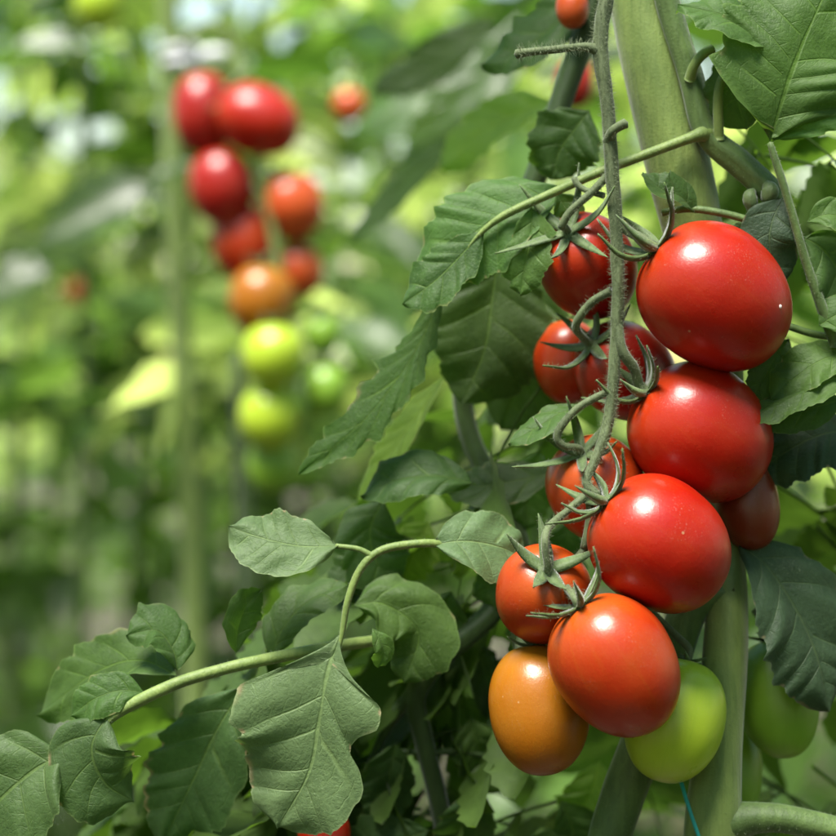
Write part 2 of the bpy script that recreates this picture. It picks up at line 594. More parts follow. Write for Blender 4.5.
# ------------------------------------------------------------------ tomatoes
def tomato_arrays(a, b, seed, egg=.10, lobes=.012, nr=44, ns=64, dimple=.05):
    """local z = calyx end"""
    r = random.Random(seed)
    ph = r.random() * 6.28
    off = r.random() * 40
    V, UV = [], []
    for i in range(nr + 1):
        th = math.pi * i / nr
        z = math.cos(th)
        rad = math.sin(th) ** .92
        for j in range(ns):
            an = 2 * math.pi * j / ns
            k = 1 + lobes * math.cos(3 * an + ph) * (.5 + .5 * z) + lobes * .7 * math.cos(2 * an + ph * 2)
            k *= 1 + egg * z * .5 - egg * .25 * (1 - abs(z))
            dn = noise.noise(Vector((math.cos(an) * rad * 1.2 + off, math.sin(an) * rad * 1.2, z * 1.2))) * .022
            rr = b * rad * (k + dn)
            zz = a * z * (1 + dn * .5)
            zz -= a * dimple * math.exp(-(th / .30) ** 2)
            V.append((rr * math.cos(an), rr * math.sin(an), zz))
            UV.append((j / ns, i / nr))
    F = []
    for i in range(nr):
        for j in range(ns):
            k = (j + 1) % ns
            F.append((i * ns + j, (i + 1) * ns + j, (i + 1) * ns + k, i * ns + k))
    return np.array(V), F, np.array(UV)


def basis(axis):
    z = norm(axis)
    ref = np.array([0, -1.0, 0]) if abs(z[1]) < .9 else np.array([1.0, 0, 0])
    x = norm(np.cross(ref, z))
    y = np.cross(z, x)
    return np.stack([x, y, z], axis=1)   # columns


def pdir(d):
    """direction given in photo axes (right, down, away) -> world"""
    return norm([d[0], d[2], -d[1]])


def sepal_arrays(base, root_r, dirr, up, length, width, curl, r, n=12):
    width = width * 1.12
    """one narrow pointed sepal: a folded strip with thickness"""
    V, F = [], []
    side = norm(np.cross(up, dirr))
    sway = r.uniform(-.25, .25)
    prev = base + dirr * root_r * .2
    lift0 = r.uniform(-.1, .2)
    ang = lift0
    rows = []
    p = np.array(prev)
    for i in range(n + 1):
        s = i / n
        rows.append((p.copy(), s, ang))
        ang = lift0 + curl * min(1, s * 1.5) + r.uniform(-.06, .06)
        step = (dirr * math.cos(ang) + up * math.sin(ang) + side * sway * s)
        p = p + norm(step) * length / n
    for (q, s, ag) in rows:
        w = width * .5 * (1 - s) ** .75 * (.75 + .9 * s * (1 - s) * 2) + width * .03
        nrm = norm(up * math.cos(ag) - dirr * math.sin(ag))
        th = width * .16 * (1 - .6 * s)
        V += [q - side * w + nrm * w * .25, q + nrm * th * .2, q + side * w + nrm * w * .25, q - nrm * th * 2.0]
    for i in range(n):
        b = i * 4
        for j in range(4):
            k = (j + 1) % 4
            F.append((b + j, b + k, b + 4 + k, b + 4 + j))
    b = n * 4
    F.append((b, b + 1, b + 2, b + 3))
    cl = np.array([q for q, _s, _a in rows])
    rad = np.array([width * .42 * (1 - q) ** .75 + width * .03 for _p, q, _a in rows])
    return V, F, (cl, rad, *frames(cl))


def tomato(pos, axis, a, b, mat, label, group, seed, stalk=None, sep=(30, 8), sepals=5, curls=(.3, 1.3), hair=0, egg=.10, detail=True, spin=0.0, calyx=True):
    """pos (px,py,dz); axis from centre to calyx in photo axes; a,b half length and half width in photo pixels"""
    c = W(*pos)
    k = scale_at(pos[2])
    R = basis(pdir(axis))
    V, F, UV = tomato_arrays(a * k, b * k, seed, egg) if detail else tomato_arrays(a * k, b * k, seed, egg, nr=24, ns=32)
    o = mk("tomato", V @ R.T + c, F, mat, None, UV, origin=c)
    tag(o, label, "tomato", group)
    r = random.Random(seed * 3 + 1)
    zt = R[:, 2]
    top = c + zt * a * k * .95
    if calyx:
        VV, FF, hf = [], [], []
        for i in range(sepals):
            an = spin + 2 * math.pi * (i + r.uniform(-.18, .18)) / sepals
            d = R[:, 0] * math.cos(an) + R[:, 1] * math.sin(an)
            v, f, fr1 = sepal_arrays(top + zt * k * 1.0, 4 * k, d, zt, sep[0] * k * r.uniform(.75, 1.15), sep[1] * k, r.uniform(*curls), r)
            hf.append(fr1)
            base = len(VV)
            VV += list(v)
            FF += [tuple(x + base for x in q) for q in f]
        # disc where the sepals join
        base = len(VV)
        m = 14
        for q, (rr, hh) in enumerate(((7.5, -.5), (6.0, 2.2), (3.0, 3.4))):
            for j in range(m):
                an = 2 * math.pi * j / m
                VV.append(top + (R[:, 0] * math.cos(an) + R[:, 1] * math.sin(an)) * rr * k * sep[1] / 9 + zt * hh * k)
        for q in range(2):
            for j in range(m):
                j2 = (j + 1) % m
                FF.append((base + q * m + j, base + q * m + j2, base + (q + 1) * m + j2, base + (q + 1) * m + j))
        FF.append(tuple(base + 2 * m + j for j in range(m)))
        cx = mk("calyx", VV, FF, SEPAL, o)
        if hair:
            add_hair(hf, 420, 3.2, HAIR, cx)
    if stalk:
        pts = px_pts(stalk) + [list(top + zt * k * 10) + [stalk[-1][3] * k * .95], list(top + zt * k * 1) + [stalk[-1][3] * k * 1.15]]
        V, F, UV, fr = tube_arrays(pts, 30, 12, .04, 5, .10)
        s = mk("fruit_stalk", V, F, STEM_HAIRY if detail else STEM, o, UV)
        if hair:
            add_hair(fr, hair * 6, 4.2, HAIR, s)
    return o


TR = "ripening tomatoes of the front truss"
t1 = tomato((715, 298, -10), (-.76, -.62, -.12), 81, 71, M_RED, "largest glossy red tomato, topmost at the front of the truss, with a white speck", TR, 11,
            [(617, 222, -4, 5.0), (630, 232, -6, 5.0)], (76, 12), 6, (.7, 1.6), 60, spin=.3)
t2 = tomato((701, 434, 20), (-.80, -.60, -.20), 75, 68, M_RED, "glossy red tomato touched by a pale leaf tip on its right side", TR, 12,
            [(617, 322, -6, 5.2), (622, 350, -10, 5.4), (634, 368, -4, 5.4)], (66, 11), 7, (.5, 1.6), 60, spin=1.1)
t3 = tomato((660, 545, -45), (-.78, -.62, -.12), 74, 67, M_RED, "bright red tomato at the bend of the fruit stalk, above the orange red one", TR, 13,
            None, (66, 11), 7, (.6, 1.6), 1, spin=.5)
t4 = tomato((616, 666, -75), (-.52, -.85, -.10), 74.5, 62.5, M_ORED, "orange red tomato hanging lowest in front of the yellow and green ones", TR, 14,
            [(588, 545, -20, 3.8), (572, 566, -30, 3.8), (566, 585, -48, 4.2)], (66, 10), 7, (.4, 1.5), 40, spin=.9)
t5 = tomato((540, 709, 0), (-.06, -.97, .2), 66, 52, M_ORNG, "yellow orange half ripe tomato at the bottom left of the truss", TR, 15,
            [(556, 560, 10, 3.6), (545, 600, 30, 3.6), (540, 630, 20, 4)], (34, 8), 5, (.2, .9), 20)
t6 = tomato((674, 720, 10), (.25, -.94, .2), 63, 52, M_GRN, "smooth light green unripe tomato peeping out under the orange red one", TR, 16,
            [(640, 600, 40, 3.6), (670, 630, 40, 3.6), (686, 645, 30, 4)], (22, 7), 5, (.1, .7), 0)
t7 = tomato((543, 595, -5), (.02, -.52, -.85), 57, 49, M_ORED, "red orange tomato whose star shaped calyx faces the viewer, left of the bright red one", TR, 17,
            [(592, 490, -24, 3.8), (566, 512, -34, 3.8), (549, 527, -50, 4.0), (545, 542, -62, 4.0)], (54, 13), 5, (-.1, 1.0), 90, spin=.9)
t8 = tomato((598, 490, 52), (-.36, -.66, -.66), 58, 51, M_ORED, "dark orange red tomato tucked behind the stalk and above the star topped one", TR, 18,
            [(607, 392, -4, 3.8), (578, 408, -2, 3.8), (558, 432, 0, 4.0), (562, 445, 2, 4)], (68, 10), 6, (.4, 1.4), 70, spin=.2)
t9 = tomato((588, 267, 65), (-.40, -.52, -.76), 61, 50, M_RED, "red tomato behind the top of the fruit stalk, left of the largest one", TR, 19,
            [(611, 172, -2, 4.2), (592, 192, 0, 4.0), (570, 212, 2, 4.0), (562, 226, 6, 4)], (70, 10), 6, (.1, 1.4), 70, spin=.7)
t10 = tomato((626, 372, 88), (-.66, -.46, -.58), 58, 48, M_RED2, "shaded deep red tomato straight behind the middle of the fruit stalk", TR, 20,
             [(612, 290, -3, 4.2), (590, 304, 4, 4.2), (576, 326, 18, 4.2)], (68, 10), 6, (.2, 1.4), 60, spin=.2)
t11 = tomato((568, 362, 165), (-.1, -.9, .2), 43, 36, M_ORED, "small shaded orange red tomato half hidden at the left of the truss", TR, 21, None, (20, 6), 5, (.2, .8), 0)
t12 = tomato((747, 504, 66), (-.15, -.95, .2), 47, 33, M_BRWN, "brownish red shaded tomato behind the thick stem on the right", TR, 22, None, (20, 6), 5, (.2, .8), 0)
GR = "unripe tomatoes in the shade"
t13 = tomato((778, 698, 125), (-.1, -.95, .2), 60, 42, M_DGRN, "deep green unripe tomato under the dark leaf at the right edge", GR, 23,
             [(755, 610, 140, 4), (765, 625, 130, 4)], (30, 8), 5, (-.2, .4), 0)
t14 = tomato((736, 772, 170), (0, -.95, .2), 48, 27, M_DGRN, "olive green tomato mostly hidden behind the thick stem near the bottom", GR, 24, None, (20, 6), 5, (.1, .7), 0)
t15 = tomato((324, 836, 110), (0, -.9, .3), 32, 27, M_RED, "small red tomato at the bottom edge below the big grey green leaf", "ripe tomatoes seen low in the leaves", 25, None, (18, 5), 5, (.2, .8), 0)
# white speck on the largest fruit
sp_c = W(772, 309, -10) 
d_ = norm(sp_c - np.array(t1.location) + np.array([0, -.012, 0]))
v_, f_, uv_ = tomato_arrays(2.0 * U, 2.0 * U, 5, 0, nr=8, ns=12, dimple=0)
# front surface of the fruit at that direction, found by a ray
bpy.context.view_layer.update()
ok, loc, nrm_, _i = t1.ray_cast(Vector(sp_c - np.array(t1.location)) + Vector((0, -.2, 0)), Vector((0, 1, 0)))
if ok:
    mk("speck", v_ * np.array([1, .6, 1]) + np.array(loc) + np.array(t1.location), f_, SPECK, t1)

# ------------------------------------------------------------------ the plant that carries the truss
plant = empty("tomato_plant", (W(715, 418, 60)[0], W(715, 418, 60)[1], 0))
tag(plant, "thick stemmed tomato plant in front whose hairy stalk carries the ripe red truss", "tomato plant")
base_w = list(W(712, 836, 40))
stem("main_stem", px_pts([(632, -160, 90, 34), (640, -20, 85, 33), (660, 90, 80, 33), (688, 210, 78, 31), (718, 360, 90, 24), (725, 480, 90, 17), (727, 540, 82, 17), (727, 600, 70, 20), (725, 660, 60, 22.5), (719, 740, 48, 24), (714, 800, 44, 27), (711, 850, 42, 28), (708, 920, 44, 28), (702, 1040, 48, 28), (696, 1300, 56, 29), (690, 1800, 66, 29), (690, 2500, 76, 30), (690, 3560, 86, 31)]), STEM_PALE, plant, 420, 24, .015, .05, 5200, 3.4, HAIR, world=True)
stem("side_shoot", [(652, -60, 50, 12), (672, 20, 48, 12), (690, 75, 46, 12), (706, 133, 44, 12.5), (738, 163, 40, 13.5), (768, 190, 34, 13), (780, 205, 30, 9)], STEM, plant, 60, 16, .10, .06, 900, 2.6, HAIR)
stem("side_shoot", [(735, 590, 62, 10), (690, 610, 70, 18), (652, 720, 75, 21), (622, 800, 72, 22), (606, 860, 70, 22), (590, 1000, 80, 20)], STEM, plant, 60, 18, .04, .06, 1100, 3, HAIR)
stem("side_shoot", [(712, 826, 44, 22), (736, 821, 40, 20), (752, 818, 36, 16.5), (775, 818, 32, 14.5), (800, 822, 30, 14), (860, 836, 30, 14)], STEM, plant, 30, 16, .04, .06, 700, 3, HAIR)
stem("leaf_stump", [(690, 80, 36, 6), (694, 66, 28, 5.0), (702, 55, 26, 5.0), (713, 49, 28, 5.0)], STEM_PALE, plant, 20, 12)
stem("leaf_stump", [(719, 140, 34, 5.5), (718, 108, 28, 5.0), (720, 84, 24, 4.6), (730, 68, 24, 4.4), (743, 62, 28, 4.2)], STEM_PALE, plant, 24, 12)
stem("bud", [(754, 190, 26, 2.5), (750, 196, 22, 7), (751, 206, 22, 6.5), (749, 214, 23, 1.5)], SEPAL, plant, 16, 12)
stem("bud", [(765, 182, 24, 3), (770, 190, 20, 9), (768, 199, 20, 7), (770, 204, 22, 2)], SEPAL, plant, 16, 12)
truss = stem("truss_stalk", [(611, -30, 4, 7.6), (606, 0, 2, 7.4), (601, 30, 0, 7.2), (601, 58, -2, 7.6), (608, 110, -3, 6.9), (611, 160, -4, 6.9), (616, 230, -4, 6.5), (618, 290, -5, 6.3), (616, 340, -6, 6.0),
             (612, 395, -8, 5.8), (606, 432, -12, 5.6), (594, 462, -20, 4.9), (586, 482, -28, 4.4), (598, 496, -34, 4.4)], STEM_HAIRY, plant, 120, 18, .05, .14, 5200, 5.6, HAIR)
stem("truss_stalk", [(588, 484, -27, 5.0), (590, 515, -24, 4.2), (584, 548, -24, 4.0)], STEM_HAIRY, plant, 20, 12, .05, .1, 90, 4, HAIR)
stem("stalk_stump", [(602, 52, -2, 6.2), (585, 47, -6, 4.2), (560, 49, -10, 3.9), (530, 52, -14, 4.0), (516, 54, -16, 4.6)], STEM_HAIRY, plant, 30, 12, .05, .14, 600, 8, HAIR)
stem("stalk_stump", [(608, 142, -4, 5.5), (612, 132, -14, 4.8), (620, 126, -18, 5.0), (626, 123, -20, 5.2)], STEM_HAIRY, plant, 18, 12, .05, .10, 60, 4, HAIR)
stem("stalk_stump", [(604, 196, 4, 3.2), (585, 190, 10, 3.0), (577, 184, 12, 3.0), (574, 178, 14, 3.0)], STEM_HAIRY, plant, 16, 10, .05, .1, 30, 3, HAIR)

# leaf on the long petiole that crosses behind the fruit stalk
lf = stem("leaf", [(716, 136, 46, 9), (704, 134, 36, 8.2), (690, 138, 30, 5.6), (650, 153, 24, 5.0), (600, 172, 22, 4.8), (550, 194, 26, 4.4), (505, 215, 30, 4.0), (482, 232, 34, 2.6), (466, 250, 37, .7)], STEM_PALE, plant, 60, 12, .04, .05, 480, 2.5, HAIR)
leaflet("leaflet", [(486, 228, 36), (462, 254, 36), (434, 282, 37), (402, 304, 42)], 56, LEAF, lf, (.2, -.75, .65), fold=.12, teeth=5, amp=.14, narrow=.7)
leaflet("leaflet", [(566, 188, 50), (520, 205, 46), (475, 232, 46), (418, 280, 52)], 92, LEAF, lf, (.2, -.8, .5), fold=.06, teeth=6, amp=.10)
leaflet("leaflet", [(532, 206, 34), (530, 240, 28), (524, 270, 26), (520, 296, 28)], 46, LEAF, lf, (-.2, -.9, .35), teeth=4, amp=.2, fold=.25)
leaflet("leaflet", [(556, 192, 40), (568, 215, 44), (570, 240, 46)], 34, LEAF, lf, (0, -.9, .4), teeth=4)
# top right leaf
lf = stem("leaf", [(836, 345, 8, 6.5), (822, 308, 2, 5.5), (806, 262, -3, 4.6), (788, 200, -6, 4.2), (777, 165, -8, 3.9), (770, 143, -8, 3.0)], STEM, plant, 40, 12, .06, .06, 640, 2.6, HAIR)
leaflet("leaflet", [(770, 144, -8), (782, 100, -14), (800, 50, -16), (832, -22, -10)], 148, LEAF, lf, (.12, -.92, .35), teeth=6, amp=.10, fold=.10, quilt=.06, cordate=.05)
leaflet("leaflet", [(772, 142, -6), (800, 118, -2), (830, 95, 6), (866, 60, 20)], 70, LEAF, lf, (.3, -.8, .5), teeth=5, fold=.2)
leaflet("leaflet", [(806, 222, -2), (826, 214, -6), (850, 220, -4), (880, 232, 4)], 44, LEAF, lf, (.1, -.85, .5), teeth=4, amp=.08)
leaflet("leaflet", [(802, 236, 8), (822, 250, 10), (846, 284, 16), (862, 330, 24)], 84, LEAF_DARK, lf, (.3, -.8, .1), teeth=4, fold=.15)
leaflet("leaflet", [(818, 326, 0), (840, 314, -4), (870, 312, 2)], 44, LEAF, lf, (0, -.85, .5), teeth=4)
# other leaves round the fruit
def single(pts, width, mat, facing=(0, -1, .35), petiole=None, **kw):
    if petiole:
        p = stem("leaf", petiole, STEM, plant, 24, 10, .04, .05, 30, 2.2, HAIR)
        leaflet("leaflet", pts, width, mat, p, facing, **kw)
        return p
    return leaflet("leaf", pts, width, mat, plant, facing, **kw)


single([(786, 52, 2), (752, 30, -4), (720, 14, -4), (678, 4, 2)], 62, LEAF, (.1, -.72, .7), teeth=5, amp=.12)
single([(756, 44, 22), (742, 70, 24), (738, 100, 28), (746, 130, 34)], 64, LEAF_DARK, (-.3, -.9, .1), teeth=4)
single([(696, 214, 22), (680, 196, 14), (660, 188, 10), (643, 172, 14)], 40, LEAF_DARK, (.3, -.8, .6), teeth=4, fold=.5, amp=.06)
single([(760, 222, 24), (735, 250, 30), (715, 262, 34)], 40, LEAF_DARK, (0, -.9, .3), [(662, 213, 30, 3.6), (690, 209, 24, 3.8), (725, 214, 20, 3.8), (758, 223, 18, 3.6)])
single([(784, 196, 10), (772, 222, 4), (770, 250, 4), (786, 284, 12)], 58, LEAF_BLUE, (-.1, -.9, .3), teeth=4, amp=.06, fold=.1)
single([(850, 372, 4), (815, 386, -8), (782, 402, -14), (742, 421, -16)], 40, LEAF, (.1, -.45, .9), teeth=4, amp=.14, wave=.25, fold=-.2)
single([(852, 350, 14), (818, 362, 6), (792, 380, 2), (770, 400, 4)], 52, LEAF, (-.1, -.7, .7), teeth=4, amp=.12, wave=.2)
single([(846, 398, 22), (812, 408, 16), (778, 414, 12), (748, 418, 12)], 46, LEAF_DARK, (0, -.8, .2), teeth=4, amp=.1)
single([(790, 338, 30), (774, 360, 26), (762, 384, 22), (752, 402, 20)], 44, LEAF_DARK, (.4, -.8, .3), [(836, 338, 40, 3.6), (812, 334, 34, 3.6), (790, 327, 30, 3.6)], teeth=4, fold=.3)
single([(862, 428, 70), (822, 436, 64), (785, 452, 62), (752, 476, 66)], 84, LEAF_BLUE, (.1, -.7, .6), teeth=5)
single([(736, 542, 56), (770, 570, 50), (806, 630, 46), (829, 712, 46)], 112, LEAF_BLUE, (.25, -.8, .45), teeth=6, amp=.12, quilt=.07)
single([(588, 404, 30), (562, 414, 24), (536, 428, 20), (508, 444, 20)], 42, LEAF, (-.1, -.5, .85), teeth=4, amp=.05, fold=.2)
# lower left leaves: the grey green trio
lf = stem("leaf", [(560, 590, 130, 6), (500, 556, 60, 4.6), (440, 544, 14, 4.2), (405, 545, 6, 4.2), (378, 552, 2, 4.2), (360, 570, 0, 4.0), (348, 600, -2, 3.6), (343, 628, -3, 3.0), (339, 650, -4, 1.6)], STEM_PALE, plant, 60, 12, .05, .05, 520, 2.4, HAIR)
stem("petiolule", [(372, 556, 1, 3.4), (358, 549, 1, 3.0), (336, 546, 2, 2.6)], STEM_PALE, lf, 16, 10)
leaflet("leaflet", [(341, 630, -3), (328, 672, -8), (319, 723, -11), (308, 774, -8), (278, 828, 4)], 106, LEAF_GREY, lf, (-.05, -.92, .30), teeth=6, amp=.06, fold=.10, quilt=.065, wave=.10, droop=.05, sweep=.55, cordate=0, seed=5,
        prof=([(0, .02), (.04, .09), (.10, .30), (.16, .46), (.24, .52), (.35, .58), (.42, .56), (.47, .38), (.52, .33), (.57, .34), (.63, .46), (.70, .54), (.78, .53), (.88, .43), (.95, .28), (.985, .12), (1, 0)],
              [(0, .02), (.05, .05), (.08, .22), (.12, .36), (.20, .66), (.30, .80), (.40, .82), (.50, .80), (.57, .70), (.63, .74), (.70, .72), (.76, .60), (.82, .58), (.90, .46), (.96, .34), (.985, .22), (1, 0)]))
leaflet("leaflet", [(340, 546, 2), (300, 546, -3), (262, 538, -3), (228, 526, 5)], 74, LEAF_GREY, lf, (.05, -.88, .5), teeth=5, amp=.07, lobe=.2, fold=.12)
leaflet("leaflet", [(432, 545, 10), (468, 541, 14), (502, 548, 26), (530, 560, 44)], 80, LEAF_GREY, lf, (0, -.86, .5), teeth=4, amp=.06, lobe=.12, fold=.12)
leaflet("leaflet", [(352, 606, 80), (384, 604, 82), (418, 632, 84), (404, 684, 90)], 78, LEAF, lf, (0, -.9, .4), teeth=5, amp=.12)
leaflet("leaflet", [(372, 628, 4), (380, 640, 0), (384, 652, 2), (378, 668, 6)], 26, LEAF, lf, (.5, -.7, .3), teeth=3, amp=.1)
leaflet("leaflet", [(384, 498, 130), (370, 530, 130), (376, 560, 130), (396, 590, 136)], 72, LEAF_DARK, lf, (0, -.8, .2), teeth=5)
# bottom left branch
lf = stem("leaf", [(448, 654, 168, 5), (405, 640, 120, 5.5), (350, 644, 62, 6), (262, 660, 18, 6.2), (220, 670, 10, 6.0), (180, 682, 4, 6.2), (140, 700, -2, 6.4), (116, 714, -5, 5.4), (102, 728, -9, 2.4)], STEM_PALE, plant, 60, 12, .06, .05, 640, 2.6, HAIR)
leaflet("leaflet", [(108, 716, -7), (92, 748, -16), (104, 782, -14), (134, 802, 2)], 92, LEAF_SPOT, lf, (-.25, -.9, .35), teeth=4, amp=.06, fold=.18, droop=.14, narrow=.5)
leaflet("leaflet", [(66, 752, 0), (34, 770, -8), (0, 800, -10), (-46, 850, 0)], 118, LEAF_SPOT, lf, (.05, -.9, .4), teeth=5, fold=.15, quilt=.07)
leaflet("leaflet", [(146, 694, 4), (122, 690, 0), (96, 698, -1), (70, 716, 4)], 46, LEAF, lf, (.1, -.8, .6), teeth=4, amp=.08)
leaflet("leaflet", [(178, 676, 16), (140, 660, 50), (98, 672, 70), (36, 716, 95)], 84, LEAF, lf, (.1, -.75, .65), teeth=5)
leaflet("leaflet", [(178, 672, 26), (172, 648, 30), (156, 630, 32), (126, 636, 30)], 54, LEAF_DARK, lf, (.4, -.6, .6), teeth=4, fold=.4)
leaflet("leaflet", [(246, 684, 70), (218, 728, 74), (192, 782, 80), (160, 850, 96)], 104, LEAF_SPOT, lf, (.1, -.85, .45), teeth=6, quilt=.07)
leaflet("leaflet", [(236, 654, 34), (238, 628, 30), (246, 606, 30), (262, 590, 32)], 40, LEAF_DARK, lf, (.6, -.7, .2), teeth=3, fold=.3)
leaflet("leaflet", [(270, 662, 50), (282, 630, 52), (310, 600, 56), (350, 585, 62)], 50, LEAF_DARK, lf, (0, -.5, .8), teeth=4)

# ------------------------------------------------------------------ the neighbour plant (dark slanting stem behind)
nb = empty("tomato_plant", (W(480, 418, 260)[0], W(480, 418, 260)[1], 0))
tag(nb, "tomato plant behind the front truss, with a dark slanting stem and drooping serrated leaves", "tomato plant")
bw = W(452, 870, 300)
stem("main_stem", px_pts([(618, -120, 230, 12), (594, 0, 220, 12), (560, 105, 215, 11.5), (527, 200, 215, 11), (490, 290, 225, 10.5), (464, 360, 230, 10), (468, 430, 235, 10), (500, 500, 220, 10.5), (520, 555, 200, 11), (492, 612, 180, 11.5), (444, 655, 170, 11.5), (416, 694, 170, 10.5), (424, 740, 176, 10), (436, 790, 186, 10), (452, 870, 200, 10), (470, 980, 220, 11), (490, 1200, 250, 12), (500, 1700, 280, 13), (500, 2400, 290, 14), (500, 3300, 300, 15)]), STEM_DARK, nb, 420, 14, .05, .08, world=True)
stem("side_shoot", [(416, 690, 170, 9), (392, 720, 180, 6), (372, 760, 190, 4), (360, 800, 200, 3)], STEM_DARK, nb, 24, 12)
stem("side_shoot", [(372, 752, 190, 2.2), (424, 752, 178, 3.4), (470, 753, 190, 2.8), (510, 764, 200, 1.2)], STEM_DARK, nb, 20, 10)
def nleaf(pts, width, mat, facing, **kw):
    return leaflet("leaf", pts, width, mat, nb, facing, **kw)
nleaf([(446, 276, 96), (418, 346, 86), (368, 416, 80), (298, 475, 80)], 42, FOL_EDGE, (-.55, -.8, -.15), teeth=7, amp=.34, fold=.05, droop=.02)
nleaf([(500, 240, 160), (492, 300, 160), (484, 350, 160), (462, 405, 169)], 112, LEAF_DARK, (.1, -.9, .2), teeth=6)
nleaf([(540, 270, 192), (530, 320, 192), (520, 380, 201), (500, 430, 208)], 100, LEAF_DARK, (-.2, -.9, .2), teeth=6)
nleaf([(446, 372, 192), (414, 420, 192), (386, 460, 198), (356, 506, 208)], 46, LEAF_BRIGHT, (-.6, -.6, .4), teeth=5)
nleaf([(476, 484, 96), (436, 476, 89), (398, 480, 92), (360, 496, 102)], 58, LEAF_DARK, (0, -.7, .7), teeth=4)
nleaf([(560, 470, 144), (520, 480, 144), (480, 486, 144), (440, 478, 153)], 50, LEAF_DARK, (0, -.8, .5), teeth=4)
nleaf([(600, -20, 240), (560, 20, 233), (520, 50, 233), (480, 64, 240)], 60, LEAF_DARK, (-.2, -.7, .5), teeth=5)
nleaf([(556, 100, 500), (520, 112, 520), (480, 132, 540), (440, 170, 560)], 56, LEAF_BRIGHT, (-.2, -.7, .5), teeth=5)
nleaf([(500, 20, 1100), (460, 44, 1110), (420, 70, 1120), (370, 90, 1140)], 50, LEAF_DARK, (.2, -.8, .4), teeth=5)
nleaf([(470, 130, 900), (430, 160, 920), (390, 200, 940), (350, 240, 950)], 34, LEAF_DARK, (-.2, -.7, .5), teeth=5)
rl = random.Random(21)
for (x, y, dz, an, ln, wd, mt) in [(392, 556, 150, 200, 70, 46, 0), (452, 590, 170, 250, 80, 56, 1), (470, 640, 230, 300, 80, 54, 0), (396, 742, 170, 260, 84, 60, 0), (470, 716, 190, 280, 80, 54, 1),
                                   (486, 790, 170, 240, 90, 62, 0), (560, 800, 180, 300, 80, 54, 1), (372, 800, 190, 230, 70, 52, 1), (446, 694, 220, 330, 74, 46, 1), (516, 690, 190, 280, 70, 50, 0),
                                   (540, 560, 170, 210, 76, 50, 1), (430, 830, 150, 200, 90, 60, 0), (530, 836, 160, 330, 80, 56, 1), (350, 740, 210, 250, 60, 46, 0), (500, 620, 260, 200, 70, 50, 2),
                                   (430, 520, 210, 240, 70, 46, 2), (570, 520, 200, 260, 70, 48, 0), (540, 450, 190, 250, 80, 50, 1), (410, 640, 260, 280, 60, 44, 2), (600, 760, 220, 260, 80, 56, 2)]:
    a = math.radians(an)
    dx, dy = math.cos(a), -math.sin(a)
    bend = rl.uniform(-.3, .3)
    nleaf([(x + dx * ln * t - dy * bend * ln * t * t, y + dy * ln * t + dx * bend * ln * t * t, dz + rl.uniform(-8, 22) * t) for t in (0, .33, .67, 1)], wd, (LEAF_DARK, LEAF, LEAF_BRIGHT)[mt],
          (rl.uniform(-.4, .4), -.8, rl.uniform(-.1, .7)), teeth=5)
nleaf([(540, 40, 1700), (480, 70, 1680), (420, 100, 1680), (350, 132, 1700)], 84, FOL_FAR, (.1, -.7, .5), teeth=5)
nleaf([(520, 10, 1500), (500, 60, 1480), (450, 110, 1480), (400, 160, 1500)], 60, FOL_MID, (.1, -.7, .5), teeth=5)
nleaf([(590, 110, 140), (574, 130, 140), (560, 150, 142), (552, 180, 146)], 70, LEAF_DARK, (.2, -.8, .4), teeth=5)

# ------------------------------------------------------------------ compound-leaf foliage for everything out of focus
def low_leaflet(L, w, seed, nu=12, nv=4, lob=.13):
    r = random.Random(seed)
    V, F = [], []
    cur = r.uniform(-.1, .55)
    for i in range(nu + 1):
        u = i / nu
        for j in range(nv + 1):
            v = -1 + 2 * j / nv
            hw = w * .5 * (max(u, 0) ** .5 * (1 - u) ** .7) * 1.75
            hw *= 1 + lob * (1 if (i % 2) else -1) * abs(v) * r.uniform(.3, 1.0) * (0 < i < nu)
            V.append((v * hw, L * (u + .10 * abs(v) * (1 - u)), abs(v) * hw * .28 - cur * L * u * u + r.uniform(-.02, .02) * L))
    for i in range(nu):
        for j in range(nv):
            a = i * (nv + 1) + j
            F.append((a, a + 1, a + nv + 2, a + nv + 1))
    return np.array(V), np.array(F)


